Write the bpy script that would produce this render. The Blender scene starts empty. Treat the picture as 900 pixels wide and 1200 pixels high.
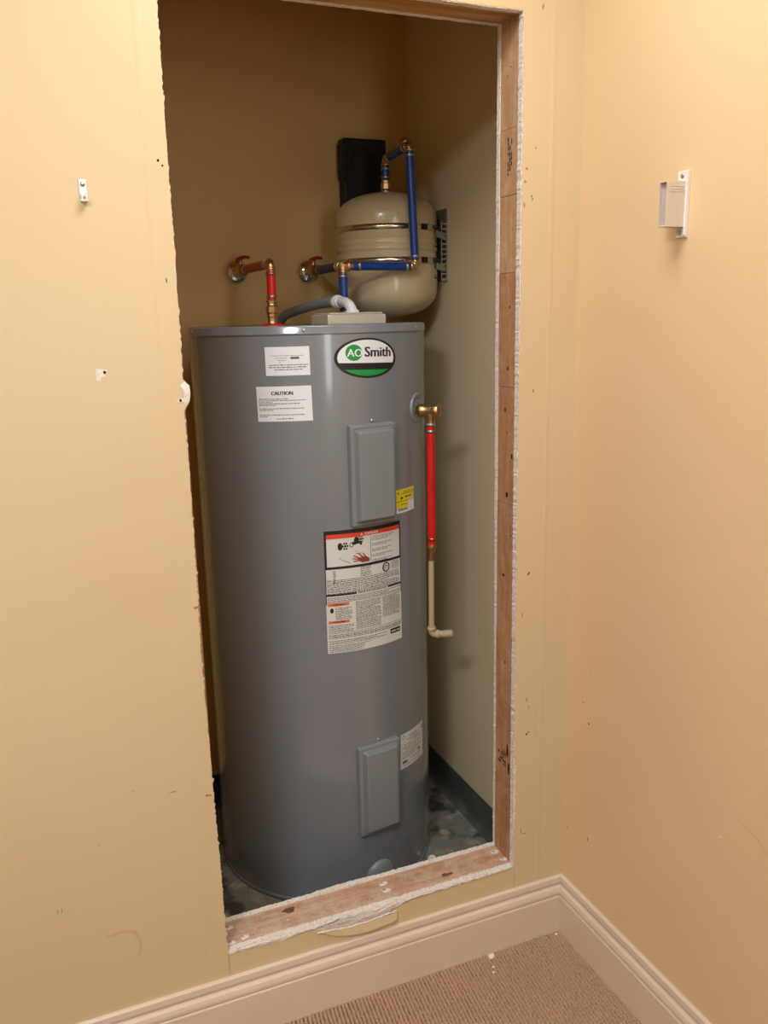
import bpy, math, random
from mathutils import Vector, Matrix
random.seed(7)
sc = bpy.context.scene
COL = sc.collection
PI = math.pi

# ------------------------------------------------------------------ camera
def make_camera():
    pitch, yaw, roll = 0.2239, 0.3921, -0.0223
    sy, cy = math.sin(yaw), math.cos(yaw); sp, cp = math.sin(pitch), math.cos(pitch)
    f = Vector((cp*sy, cp*cy, -sp)); r0 = Vector((cy, -sy, 0)); u0 = Vector((sp*sy, sp*cy, cp))
    r = math.cos(roll)*r0 + math.sin(roll)*u0; u = -math.sin(roll)*r0 + math.cos(roll)*u0
    cd = bpy.data.cameras.new('camera'); co = bpy.data.objects.new('camera', cd); COL.objects.link(co)
    cd.sensor_fit = 'VERTICAL'; cd.sensor_height = 24.0; cd.sensor_width = 18.0
    cd.lens = 1003.28/1200*24.0; cd.clip_start = 0.02
    M = Matrix(((r.x, u.x, -f.x, -1.1113), (r.y, u.y, -f.y, -1.5795), (r.z, u.z, -f.z, 1.5148), (0, 0, 0, 1)))
    co.matrix_world = M
    sc.camera = co
make_camera()

# ------------------------------------------------------------------ world, light, exposure
w = bpy.data.worlds.new('world'); sc.world = w; w.use_nodes = True
w.node_tree.nodes['Background'].inputs[0].default_value = (1.0, 0.93, 0.82, 1)
w.node_tree.nodes['Background'].inputs[1].default_value = 0.05
sc.view_settings.view_transform = 'Standard'; sc.view_settings.look = 'None'
sc.view_settings.gamma = 1.0; sc.view_settings.use_curve_mapping = False
sc.view_settings.exposure = 0.58
def area(name, loc, size, power, color, spread=PI):
    l = bpy.data.lights.new(name, 'AREA'); l.shape = 'RECTANGLE'; l.size, l.size_y = size
    l.energy = power; l.color = color; l.spread = spread
    o = bpy.data.objects.new(name, l); COL.objects.link(o); o.location = loc
    return o
LZ = 2.465
LAMPS = [((-0.60, -0.55, LZ), 3.5), ((-1.80, -1.55, LZ), 23)]
for loc, p in LAMPS:
    area('ceiling_lamp', loc, (0.5, 0.5), p, (0.93, 0.97, 1.0))

fill_l = area('window_daylight', (-0.42, -3.17, 1.62), (0.34, 1.15), 4, (0.93, 0.97, 1.0)); fill_l.rotation_euler = (PI/2, 0, 0)   # added fill at the near wall: frontal light and a streak on the heater

# ------------------------------------------------------------------ materials
def mat(name, col, rough=0.5, metal=0.0, spec=0.5, coat=0.0, bump=None, var=None, emis=None):
    m = bpy.data.materials.new(name); m.use_nodes = True
    nt = m.node_tree; b = nt.nodes['Principled BSDF']
    b.inputs['Base Color'].default_value = (*col, 1); b.inputs['Roughness'].default_value = rough
    b.inputs['Metallic'].default_value = metal; b.inputs['Specular IOR Level'].default_value = spec
    b.inputs['Coat Weight'].default_value = coat; b.inputs['Coat Roughness'].default_value = 0.08
    tc = nt.nodes.new('ShaderNodeTexCoord')
    def noise(scale, detail=3, stretch=(1, 1, 1), rough=0.5):
        mp = nt.nodes.new('ShaderNodeMapping'); mp.inputs['Scale'].default_value = stretch
        nt.links.new(tc.outputs['Object'], mp.inputs['Vector'])
        n = nt.nodes.new('ShaderNodeTexNoise'); n.inputs['Scale'].default_value = scale
        n.inputs['Detail'].default_value = detail; n.inputs['Roughness'].default_value = rough
        nt.links.new(mp.outputs[0], n.inputs['Vector']); return n
    if var:      # (scale, colour b, lo, hi, stretch)
        last = None
        for (s, cb, lo, hi, st) in var:
            n = noise(s, 5, st)
            mr = nt.nodes.new('ShaderNodeMapRange'); mr.inputs[1].default_value = lo; mr.inputs[2].default_value = hi
            nt.links.new(n.outputs[0], mr.inputs[0])
            mx = nt.nodes.new('ShaderNodeMix'); mx.data_type = 'RGBA'
            nt.links.new(mr.outputs[0], mx.inputs[0])
            if last: nt.links.new(last, mx.inputs[6])
            else: mx.inputs[6].default_value = (*col, 1)
            mx.inputs[7].default_value = (*cb, 1); last = mx.outputs[2]
        nt.links.new(last, b.inputs['Base Color'])
    if bump:     # list of (scale, strength, distance, stretch)
        prev = None
        for (s, st, d, str_) in bump:
            n = noise(s, 3, str_); bp = nt.nodes.new('ShaderNodeBump')
            bp.inputs['Strength'].default_value = st; bp.inputs['Distance'].default_value = d
            nt.links.new(n.outputs[0], bp.inputs['Height'])
            if prev: nt.links.new(prev, bp.inputs['Normal'])
            prev = bp.outputs[0]
        nt.links.new(prev, b.inputs['Normal'])
    if emis:
        b.inputs['Emission Color'].default_value = (*col, 1); b.inputs['Emission Strength'].default_value = emis
    return m
I3 = (1, 1, 1)
YEL = (0.665, 0.53, 0.325)
M = {}
M['paint'] = mat('yellow_paint', YEL, 0.42, spec=0.35, bump=[(260, 0.25, 0.0006, I3), (22, 0.15, 0.002, I3)],
                 var=[(2.2, (0.67, 0.515, 0.305), 0.42, 0.7, I3), (1.3, (0.69, 0.535, 0.30), 0.5, 0.75, (1, 1, .4))])
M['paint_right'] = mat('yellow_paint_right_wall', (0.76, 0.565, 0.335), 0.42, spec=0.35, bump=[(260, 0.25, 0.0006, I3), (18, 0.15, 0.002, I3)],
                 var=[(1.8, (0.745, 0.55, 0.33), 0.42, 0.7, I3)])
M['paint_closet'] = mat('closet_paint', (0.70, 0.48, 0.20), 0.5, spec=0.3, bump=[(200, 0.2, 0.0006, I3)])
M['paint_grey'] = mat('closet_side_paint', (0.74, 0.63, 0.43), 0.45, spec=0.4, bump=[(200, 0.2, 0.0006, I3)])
M['ceiling'] = mat('ceiling_white', (0.8, 0.77, 0.7), 0.8)
M['gypsum'] = mat('gypsum', (0.82, 0.76, 0.72), 0.95, spec=0.1, bump=[(420, 0.8, 0.0015, I3), (90, 0.6, 0.002, I3)],
                  var=[(160, (0.62, 0.53, 0.47), 0.52, 0.72, I3)])
M['paper'] = mat('torn_paper_back', (0.55, 0.40, 0.24), 0.9, spec=0.1, bump=[(300, 0.4, 0.001, I3)])
M['trim'] = mat('trim_paint', (0.71, 0.60, 0.50), 0.30, spec=0.5, bump=[(30, 0.12, 0.0015, I3)],
                var=[(6, (0.68, 0.565, 0.465), 0.4, 0.7, I3)])
def wood(name, c1, c2, c3, stretch, dust=0.0):
    m = mat(name, c1, 0.65, spec=0.25)
    nt = m.node_tree; b = nt.nodes['Principled BSDF']
    tc = [n for n in nt.nodes if n.type == 'TEX_COORD'][0]
    mp = nt.nodes.new('ShaderNodeMapping'); mp.inputs['Scale'].default_value = stretch
    nt.links.new(tc.outputs['Object'], mp.inputs['Vector'])
    n1 = nt.nodes.new('ShaderNodeTexNoise'); n1.inputs['Scale'].default_value = 75; n1.inputs['Detail'].default_value = 6
    n1.inputs['Distortion'].default_value = 0.6
    n2 = nt.nodes.new('ShaderNodeTexNoise'); n2.inputs['Scale'].default_value = 260; n2.inputs['Detail'].default_value = 3
    for n in (n1, n2): nt.links.new(mp.outputs[0], n.inputs['Vector'])
    r1 = nt.nodes.new('ShaderNodeValToRGB'); r1.color_ramp.elements[0].position = 0.36; r1.color_ramp.elements[1].position = 0.66
    r1.color_ramp.elements[0].color = (*c2, 1); r1.color_ramp.elements[1].color = (*c1, 1)
    nt.links.new(n1.outputs[0], r1.inputs[0])
    mr = nt.nodes.new('ShaderNodeMapRange'); mr.inputs[1].default_value = 0.5; mr.inputs[2].default_value = 0.75; mr.inputs[4].default_value = 0.55
    nt.links.new(n2.outputs[0], mr.inputs[0])
    mx = nt.nodes.new('ShaderNodeMix'); mx.data_type = 'RGBA'; nt.links.new(mr.outputs[0], mx.inputs[0])
    nt.links.new(r1.outputs[0], mx.inputs[6]); mx.inputs[7].default_value = (*c3, 1)
    last = mx.outputs[2]
    if dust:
        n3 = nt.nodes.new('ShaderNodeTexNoise'); n3.inputs['Scale'].default_value = 26; n3.inputs['Detail'].default_value = 9
        n3.inputs['Roughness'].default_value = 0.7
        nt.links.new(tc.outputs['Object'], n3.inputs['Vector'])
        m3 = nt.nodes.new('ShaderNodeMapRange'); m3.inputs[1].default_value = 0.42; m3.inputs[2].default_value = 0.68; m3.inputs[4].default_value = dust
        nt.links.new(n3.outputs[0], m3.inputs[0])
        mx2 = nt.nodes.new('ShaderNodeMix'); mx2.data_type = 'RGBA'; nt.links.new(m3.outputs[0], mx2.inputs[0])
        nt.links.new(last, mx2.inputs[6]); mx2.inputs[7].default_value = (0.70, 0.60, 0.54, 1); last = mx2.outputs[2]
    nt.links.new(last, b.inputs['Base Color'])
    bp = nt.nodes.new('ShaderNodeBump'); bp.inputs['Strength'].default_value = 0.35; bp.inputs['Distance'].default_value = 0.001
    nt.links.new(n1.outputs[0], bp.inputs['Height']); nt.links.new(bp.outputs[0], b.inputs['Normal'])
    return m
M['wood_sill'] = wood('sill_wood', (0.60, 0.38, 0.25), (0.42, 0.235, 0.14), (0.36, 0.19, 0.11), (0.05, 1, 1), 0.55)
M['wood_stud'] = wood('stud_wood', (0.50, 0.27, 0.12), (0.38, 0.185, 0.075), (0.33, 0.15, 0.06), (1, 1, 0.08), 0.25)
M['wood_stud_pale'] = wood('pale_stud_wood', (0.56, 0.34, 0.17), (0.46, 0.26, 0.12), (0.40, 0.2, 0.09), (1, 1, 0.08), 0.3)
M['wood_head'] = wood('header_wood', (0.62, 0.38, 0.17), (0.42, 0.21, 0.07), (0.33, 0.15, 0.05), (0.05, 1, 1), 0.0)
M['knot'] = mat('knot', (0.12, 0.05, 0.03), 0.7, var=[(200, (0.25, 0.12, 0.07), 0.45, 0.6, I3)])
M['dark'] = mat('hole_dark', (0.02, 0.015, 0.012), 0.9, spec=0.05)
M['scuff'] = mat('scuff_grey', (0.36, 0.24, 0.12), 0.7, spec=0.2)
M['scuff_faint'] = mat('scuff_faint', (0.62, 0.46, 0.255), 0.5, spec=0.3)
M['stamp'] = mat('stamp_ink', (0.05, 0.03, 0.02), 0.8)
M['heater'] = mat('heater_enamel', (0.200, 0.220, 0.252), 0.24, spec=0.6, coat=0.6, bump=[(9, 0.06, 0.002, (1, 1, 0.1))])
M['panel'] = mat('panel_enamel', (0.225, 0.248, 0.275), 0.34, spec=0.55, coat=0.2)
M['zinc'] = mat('zinc_screw', (0.6, 0.6, 0.6), 0.3, metal=1)
M['black'] = mat('black_plastic', (0.006, 0.006, 0.007), 0.45, spec=0.35)
M['black_print'] = mat('black_print', (0.012, 0.012, 0.012), 0.5)
M['white_label'] = mat('white_label', (0.80, 0.84, 0.90), 0.4)
M['cream_label'] = mat('cream_label', (0.68, 0.69, 0.68), 0.4)
M['grey_print'] = mat('grey_print', (0.10, 0.10, 0.10), 0.5)
M['red_print'] = mat('red_print', (0.72, 0.06, 0.03), 0.45)
M['orange_print'] = mat('orange_print', (0.72, 0.17, 0.08), 0.45)
M['green_print'] = mat('green_print', (0.01, 0.30, 0.06), 0.4)
M['yellow_print'] = mat('yellow_print', (0.80, 0.70, 0.02), 0.4)
M['hand_print'] = mat('hand_print', (0.25, 0.05, 0.03), 0.5)
M['red_pex'] = mat('red_tubing', (0.62, 0.012, 0.008), 0.32, spec=0.5)
M['blue_pex'] = mat('blue_tubing', (0.008, 0.05, 0.25), 0.30, spec=0.5)
M['dull_blue'] = mat('dull_blue_sleeve', (0.035, 0.045, 0.10), 0.5)
M['dull_red'] = mat('dull_red_sleeve', (0.50, 0.07, 0.03), 0.5)
M['brass'] = mat('brass', (0.62, 0.42, 0.20), 0.32, metal=1, bump=[(90, 0.2, 0.001, I3)])
M['copper'] = mat('copper_ring', (0.42, 0.24, 0.15), 0.4, metal=1)
M['copper_pipe'] = mat('copper_pipe', (0.35, 0.10, 0.06), 0.45, metal=0.6)
M['steel'] = mat('crimp_steel', (0.45, 0.43, 0.40), 0.35, metal=1)
M['chrome'] = mat('chrome', (0.85, 0.84, 0.82), 0.10, metal=1)
M['red_handle'] = mat('red_lever', (0.30, 0.012, 0.012), 0.4)
M['tank'] = mat('tank_enamel', (0.58, 0.47, 0.30), 0.28, spec=0.5, coat=0.3)
M['band'] = mat('polished_band', (0.70, 0.62, 0.50), 0.22, metal=1)
M['galv'] = mat('galvanised', (0.42, 0.42, 0.40), 0.42, metal=0.8)
M['cpvc'] = mat('cream_plastic_pipe', (0.48, 0.40, 0.25), 0.4)
M['conduit'] = mat('grey_conduit', (0.26, 0.27, 0.28), 0.5)
M['white_plastic'] = mat('white_plastic', (0.75, 0.77, 0.82), 0.3)
M['jbox'] = mat('cream_metal_box', (0.58, 0.55, 0.46), 0.35, metal=0.3)
M['beige_plastic'] = mat('beige_plastic', (0.66, 0.56, 0.46), 0.4)
M['white_paint'] = mat('white_plate', (0.78, 0.76, 0.74), 0.35)
M['grey_inside'] = mat('grey_inside', (0.45, 0.41, 0.40), 0.5)
M['cove'] = mat('grey_vinyl_cove', (0.075, 0.085, 0.082), 0.45, spec=0.5, var=[(14, (0.13, 0.135, 0.125), 0.5, 0.72, I3)], bump=[(15, 0.2, 0.003, I3)])
M['concrete'] = mat('stained_concrete', (0.20, 0.19, 0.165), 0.55, bump=[(60, 0.4, 0.002, I3)],
                    var=[(11, (0.06, 0.055, 0.055), 0.50, 0.60, I3), (17, (0.33, 0.31, 0.25), 0.52, 0.66, I3), (24, (0.17, 0.09, 0.05), 0.62, 0.70, I3)])
M['carpet_base'] = mat('carpet_backing', (0.19, 0.105, 0.065), 0.95, spec=0.05)
M['carpet'] = mat('carpet_loop', (0.50, 0.335, 0.22), 0.95, spec=0.05,
                  var=[(300, (0.40, 0.26, 0.17), 0.42, 0.6, I3), (7, (0.52, 0.32, 0.205), 0.5, 0.7, I3)])
M['lamp_face'] = mat('lamp_diffuser', (1.0, 0.93, 0.85), 0.5, emis=6.0)
M['pane'] = mat('bright_window_pane', (0.93, 0.97, 1.0), 0.3, emis=2.0)  # glowing face of the added, unseen window
M['rubber'] = mat('black_rubber', (0.015, 0.015, 0.015), 0.6)

# ------------------------------------------------------------------ mesh helpers
def origin_of(p):
    o = Vector((0, 0, 0))
    while p is not None: o += p.location; p = p.parent
    return o
class MB:
    """collects faces in world coordinates, builds ONE mesh object"""
    def __init__(s): s.v = []; s.f = []; s.m = []; s.sm = []
    def add(s, vs, fs, m=0, smooth=False):
        k = len(s.v); s.v += [tuple(v) for v in vs]
        for f in fs: s.f.append(tuple(i+k for i in f)); s.m.append(m); s.sm.append(smooth)
        return s
    def box(s, lo, hi, m=0, basis=None, org=None):
        x0, y0, z0 = lo; x1, y1, z1 = hi
        vs = [Vector(c) for c in ((x0, y0, z0), (x1, y0, z0), (x1, y1, z0), (x0, y1, z0), (x0, y0, z1), (x1, y0, z1), (x1, y1, z1), (x0, y1, z1))]
        if basis: vs = [org + basis @ v for v in vs]
        return s.add(vs, [(0, 3, 2, 1), (4, 5, 6, 7), (0, 1, 5, 4), (1, 2, 6, 5), (2, 3, 7, 6), (3, 0, 4, 7)], m)
    def lathe(s, prof, org, axis=(0, 0, 1), n=32, m=0, smooth=True, caps=True):
        """prof: list of (radius, distance along axis)"""
        a = Vector(axis).normalized(); t = Vector((1, 0, 0)) if abs(a.x) < .8 else Vector((0, 1, 0))
        e1 = a.cross(t).normalized(); e2 = a.cross(e1); org = Vector(org); vs = []; fs = []
        for (r, d) in prof:
            for i in range(n):
                th = 2*PI*i/n; vs.append(org + a*d + (e1*math.cos(th)+e2*math.sin(th))*r)
        for k in range(len(prof)-1):
            for i in range(n):
                j = (i+1) % n; fs.append((k*n+i, k*n+j, (k+1)*n+j, (k+1)*n+i))
        s.add(vs, fs, m, smooth)
        if caps:
            if prof[0][0] > 1e-5: s.add(vs[:n], [tuple(range(n))[::-1]], m)
            if prof[-1][0] > 1e-5: s.add(vs[-n:], [tuple(range(n))], m)
        return s
    def tube(s, path, r, n=18, m=0, caps=True):
        P = [Vector(p) for p in path]; rings = []
        d = (P[1]-P[0]).normalized(); t = Vector((0, 0, 1)) if abs(d.z) < .8 else Vector((1, 0, 0))
        e1 = d.cross(t).normalized()
        for i, p in enumerate(P):
            d = (P[min(i+1, len(P)-1)]-P[max(i-1, 0)]).normalized()
            e1 = (e1 - d*e1.dot(d)).normalized(); e2 = d.cross(e1)
            rr = r[i] if isinstance(r, (list, tuple)) else r
            rings.append([p + (e1*math.cos(2*PI*k/n)+e2*math.sin(2*PI*k/n))*rr for k in range(n)])
        vs = [v for g in rings for v in g]; fs = []
        for k in range(len(P)-1):
            for i in range(n): j = (i+1) % n; fs.append((k*n+i, k*n+j, (k+1)*n+j, (k+1)*n+i))
        s.add(vs, fs, m, True)
        if caps: s.add(rings[0], [tuple(range(n))[::-1]], m); s.add(rings[-1], [tuple(range(n))], m)
        return s
    def build(s, name, mats, parent=None, label=None, kind=None, bevel=0.0):
        me = bpy.data.meshes.new(name); off = origin_of(parent)
        me.from_pydata([tuple(Vector(v)-off) for v in s.v], [], s.f)
        if not isinstance(mats, (list, tuple)): mats = [mats]
        for m in mats: me.materials.append(m)
        me.polygons.foreach_set('material_index', s.m); me.polygons.foreach_set('use_smooth', s.sm)
        me.update(); o = bpy.data.objects.new(name, me); COL.objects.link(o)
        if parent: o.parent = parent
        if label: o['label'] = label
        if kind: o['kind'] = kind
        if bevel:
            b = o.modifiers.new('bevel', 'BEVEL'); b.width = bevel; b.segments = 2; b.limit_method = 'ANGLE'
        return o
def thing(name, label, cat, loc, group=None):
    o = bpy.data.objects.new(name, None); COL.objects.link(o); o.location = loc; o.empty_display_size = 0.05
    o['label'] = label; o['category'] = cat
    if group: o['group'] = group
    return o
def tag(o, label, cat, group=None):
    o['label'] = label; o['category'] = cat
    if group: o['group'] = group
    return o
def arc(p0, c, p1, n=8):
    """quadratic bend"""
    p0, c, p1 = Vector(p0), Vector(c), Vector(p1)
    return [(1-t)**2*p0+2*t*(1-t)*c+t*t*p1 for t in [i/n for i in range(n+1)]]

# slab in the xz plane from shared polygons (x,z), between y0 (front) and y1 (back)
def slab(polys, y0, y1, m_front=0, m_edge=1, m_back=0):
    mb = MB(); idx = {}; pts = []
    def key(p):
        k = (round(p[0], 5), round(p[1], 5))
        if k not in idx: idx[k] = len(pts); pts.append(k)
        return idx[k]
    F = [[key(p) for p in poly] for poly in polys]; n = len(pts)
    vs = [(x, y0, z) for x, z in pts] + [(x, y1, z) for x, z in pts]
    mb.add(vs, [tuple(f) for f in F], m_front)
    k = len(mb.v) - len(vs)
    cnt = {}
    for f in F:
        for a, b in zip(f, f[1:]+f[:1]): cnt[(a, b)] = cnt.get((a, b), 0)+1
    back = [tuple(i+n for i in f[::-1]) for f in F]
    for f in back: mb.f.append(f); mb.m.append(m_back); mb.sm.append(False)
    for (a, b) in cnt:
        if (b, a) not in cnt: mb.f.append((a, a+n, b+n, b)); mb.m.append(m_edge); mb.sm.append(False)
    return mb

def ragged(pts, step, amp, big=0.0, pbig=0.06, seed=1):
    """resample a polyline with small random offsets across it"""
    rn = random.Random(seed); out = []
    for a, b in zip(pts, pts[1:]):
        a, b = Vector(a), Vector(b); L = (b-a).length; k = max(1, int(L/step)); nrm = Vector((-(b-a).y, (b-a).x)).normalized()
        for i in range(k):
            off = rn.uniform(-amp, amp) + (rn.uniform(-big, big) if rn.random() < pbig else 0)
            t = (i + rn.uniform(-.3, .3) if i else 0)/k
            out.append(tuple(a+(b-a)*t + nrm*off))
    out.append(tuple(pts[-1])); return out

# ------------------------------------------------------------------ the setting
CH = 2.50   # ceiling height
XL, YN = -3.0, -3.2
def struct(name, mb, mats, **k): return mb.build(name, mats, kind='structure', **k)
XR_C = 0.028    # closet right wall
YB_C = 0.93     # closet back wall

def hole_polys(x0, x1, z0, z1, L, R, B, T):
    """L bottom->top, R bottom->top, B left->right, T left->right are ragged edge polylines sharing corners"""
    bl, br, tl, tr = L[0], R[0], L[-1], R[-1]
    left = [(x0, z0), (bl[0], z0)] + L + [(tl[0], z1), (x0, z1)]
    right = [(br[0], z0), (x1, z0), (x1, z1), (tr[0], z1)] + R[::-1]
    bot = [(bl[0], z0), (br[0], z0)] + B[::-1]
    top = T + [(tr[0], z1), (tl[0], z1)]
    return [left, right, bot, top]

# cut-out outline read from its plane y=0: the left side was sawn a little unevenly
Lp = [(-.8380, .2035), (-.8405, .326), (-.8411, .427), (-.8435, .526), (-.8454, .678), (-.849, .8965), (-.8461, 1.10),
      (-.8456, 1.264), (-.8468, 1.356), (-.8365, 1.372), (-.8342, 1.398), (-.8375, 1.405), (-.8462, 1.413), (-.8437, 1.48), (-.8435, 1.58),
      (-.8426, 1.655), (-.8436, 1.795), (-.8428, 1.915), (-.842, 2.088)]
Rp = [(-.1385, .2085), (-.1385, .30), (-.1350, .44), (-.1360, .475), (-.1405, .50), (-.1412, .69), (-.1418, 1.09), (-.1412, 1.46), (-.1400, 1.63), (-.1405, 1.80), (-.1415, 2.088)]
Bp = [(-.8380, .2035), (-.76, .199), (-.7118, .1985), (-.685, .203), (-.66, .2045), (-.6232, .1905), (-.60, .187), (-.56, .183), (-.50, .181), (-.4586, .1905), (-.4560, .2015),
      (-.42, .2035), (-.3723, .206), (-.30, .2035), (-.2374, .2065), (-.1385, .2085)]
Tp = [(-.842, 2.088), (-.1415, 2.088)]
Lr = ragged(Lp, .0042, .0017, .0030, .25, 3); Rr = ragged(Rp, .0042, .0014, .0028, .2, 4)
Br = ragged(Bp, .005, .0012, .003, .15, 5); Tr = ragged(Tp, .006, .0008, .0015, .1, 6)
wf = slab(hole_polys(XL, 0, 0, CH, Lr, Rr, Br, Tr), 0.0, 0.0011, 0, 1)
wall_front = struct('wall_front', wf, [M['paint'], M['paper']])
# gypsum core behind the painted face paper, cut a hair tighter
def sh(p, dx, dz): return [(a+dx, b+dz) for a, b in p]
Lc = [(-.8405, .2100)] + [(a-.0002, b) for a, b in Lp[1:-1]] + [(-.842, 2.0865)]
Rc = [(-.1405, .2100), (-.1405, .40), (-.1412, .45), (-.1415, .52), (-.1425, 1.09), (-.1424, 1.63), (-.1425, 2.0865)]
Bc = [(-.8405, .2100), (-.1405, .2100)]; Tc = [(-.842, 2.0865), (-.1425, 2.0865)]
gc = slab(hole_polys(XL, 0, 0, CH, ragged(Lc, .006, .0007, 0, 0, 11), ragged(Rc, .004, .0008, .0012, .1, 12),
                     ragged(Bc, .004, .0011, .0015, .2, 13), ragged(Tc, .004, .0006, 0, 0, 14)), .0011, .0165, 0, 0)
gc.build('gypsum_core', M['gypsum'], wall_front, label='white crumbly cut edge of the plasterboard')
# board on the closet side
Lb = [(-.842, .213), (-.842, 2.089)]; Rb = [(-.1375, .213), (-.1378, .7), (-.1395, 1.3), (-.1405, 1.75), (-.1395, 2.089)]
Bb = [(-.842, .213), (-.62, .2135), (-.56, .217), (-.50, .216), (-.455, .2135), (-.30, .214), (-.1375, .213)]; Tb = [(-.842, 2.089), (-.1395, 2.089)]
bb = slab(hole_polys(XL, XR_C, 0, CH, ragged(Lb, .006, .001, 0, 0, 21), ragged(Rb, .005, .0006, .0012, .08, 22),
                     ragged(Bb, .005, .0009, .002, .12, 23), ragged(Tb, .006, .0008, 0, 0, 24)), .0915, .104, 0, 0, 1)
bb.build('back_plasterboard', [M['gypsum'], M['paint_closet']], wall_front, label='plasterboard on the closet side with a white cut edge')

# right jamb stud, built of finger-jointed lengths
JX = -.1392
joints = [.174, .42, .62, .80, .93, 1.10, 1.36, 1.60, 1.755, 1.885, 2.13]
for k, (a, b) in enumerate(zip(joints, joints[1:])):
    mb = MB(); zz = 0.0006 if k % 2 else 0
    mb.box((JX+zz, .0168, a+.0004), (-.1005, .0912, b-.0004))
    mm = M['wood_stud_pale'] if k in (7, 8, 9) else M['wood_stud']
    mb.build('stud_length', mm, wall_front, bevel=.0005)
mb = MB(); mb.box((-.880, .0168, .175), (-.8415, .0912, 2.13)); mb.build('stud', M['wood_stud'], wall_front)
# header
mb = MB(); mb.box((-.8785, .0168, 2.0895), (-.1018, .0912, 2.1275)); head = mb.build('header', M['wood_head'], wall_front, bevel=.001)
head['label'] = 'strongly grained header board across the top of the opening'
# sill plate
mb = MB(); mb.box((-.8412, .0168, .174), (JX-.0003, .0912, .2118)); sill = mb.build('sill_plate', M['wood_sill'], wall_front, bevel=.001)
sill['label'] = 'dusty pinkish pine sill plate with knots'
def blob(cx, cy, rx, ry, n, seed, plane, h):
    rn = random.Random(seed); ring = []
    for i in range(n):
        a = 2*PI*i/n; r = 1+rn.uniform(-.25, .25); ring.append((cx+rx*r*math.cos(a), cy+ry*r*math.sin(a)))
    mb = MB(); lo = [plane(p[0], p[1], 0) for p in ring]; hi = [plane(cx+(p[0]-cx)*.8, cy+(p[1]-cy)*.8, h) for p in ring]
    fs = [(i, (i+1) % n, n+(i+1) % n, n+i) for i in range(n)] + [tuple(range(n, 2*n))]
    return mb.add(lo+hi, fs)
top = lambda x, y, h: (x, y, .2118+h)
blob(-.683, .071, .015, .010, 14, 1, top, .0006).build('knot', M['knot'], wall_front)
blob(-.301, .037, .014, .0065, 14, 2, top, .0006).build('knot', M['knot'], wall_front)
def screw(mb, p, axis, r=.004):
    mb.lathe([(r, 0), (r, .0008), (r*.75, .0018), (0.0001, .0022)], p, axis, 14)
    return mb
for (x, y) in [(-.456, .0715), (-.460, .046), (-.156, .069), (-.150, .035), (-.824, .072), (-.828, .024), (-.80, .03)]:
    mb = MB(); screw(mb, (x, y, .2116), (0, 0, 1), .0036)
    blob(x+.003, y-.002, .010, .007, 10, int(x*999), top, .0004).build('plaster_smear', M['gypsum'], wall_front)
    mb.build('screw', M['zinc'], wall_front)
rn = random.Random(5)
cr = MB()
for i in range(150):     # plaster crumbs on the sill
    x = rn.uniform(-.83, -.15); y = rn.choice([rn.uniform(.018, .035), rn.uniform(.02, .088)]); s = rn.uniform(.0004, .0013)
    b = blob(x, y, s, s*.8, 5, i, top, s*.6); cr.add(b.v, b.f)
cr.build('plaster_crumbs', M['gypsum'], wall_front, kind='stuff')
# jamb details
jp = lambda y, z, h: (JX-.0002-h, y, z)
for (y, z, a, b) in [(.05, 2.0, .0016, .002), (.062, 1.985, .0016, .002), (.045, 1.53, .002, .003), (.05, 1.40, .003, .006), (.06, 1.31, .003, .005), (.05, 1.26, .002, .002),
                     (.03, 1.21, .003, .006), (.05, 1.12, .004, .007), (.03, 1.03, .002, .003), (.06, .93, .004, .005), (.05, .72, .002, .003), (.035, .50, .003, .02), (.028, .455, .004, .02)]:
    blob(y, z, a, b, 9, int(z*100), jp, .0004).build('nail_hole', M['dark'], wall_front)
def stamp(y0, y1, z0, z1, rows, seed):
    rn = random.Random(seed); mb = MB()
    for r in range(rows):
        yy = y0+(y1-y0)*(r+.15)/rows; yh = (y1-y0)/rows*.6; z = z0
        while z < z1:
            L = rn.uniform(.003, .010)
            if rn.random() < .8: mb.add([(JX-.0008, yy, z), (JX-.0008, yy+yh, z), (JX-.0008, yy+yh, z+L), (JX-.0008, yy, z+L)], [(0, 1, 2, 3)])
            z += L+rn.uniform(.001, .004)
    mb.build('grade_stamp', M['stamp'], wall_front)
stamp(.040, .060, 1.795, 1.865, 3, 2); stamp(.04, .078, .455, .49, 5, 3)

# torn face paper flap and crumbling gypsum under the sill
def strip_bumpy(pts_top, pts_bot, y_of, name, seed, m, n=60, rows=7, depth=.004):
    rn = random.Random(seed); vs = []; fs = []
    def samp(pts, t):
        f = t*(len(pts)-1); i = min(int(f), len(pts)-2); a, b = Vector(pts[i]), Vector(pts[i+1]); return a+(b-a)*(f-i)
    for i in range(n+1):
        a, b = samp(pts_top, i/n), samp(pts_bot, i/n)
        for j in range(rows+1):
            p = a+(b-a)*j/rows; edge = min(j, rows-j, i, n-i) > 0
            vs.append((p.x, y_of-(rn.uniform(.0, depth) if edge else 0), p.y+rn.uniform(-.0008, .0008)*(j > 0)))
    for i in range(n):
        for j in range(rows):
            k = i*(rows+1)+j; fs.append((k, k+1, k+rows+2, k+rows+1))
    mb = MB(); mb.add(vs, fs, 0, True); return mb.build(name, m, wall_front)
strip_bumpy([(-.835, .2095), (-.60, .2095), (-.455, .2095), (-.30, .2095), (-.142, .2095)],
            [(-.835, .203), (-.77, .2005), (-.715, .197), (-.68, .203), (-.655, .204), (-.60, .193), (-.53, .189), (-.458, .194), (-.452, .203), (-.37, .2055), (-.30, .2045), (-.24, .206), (-.142, .208)],
            .0004, 'crumbled_gypsum', 9, M['gypsum'], n=130, rows=6, depth=.0028)
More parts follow.
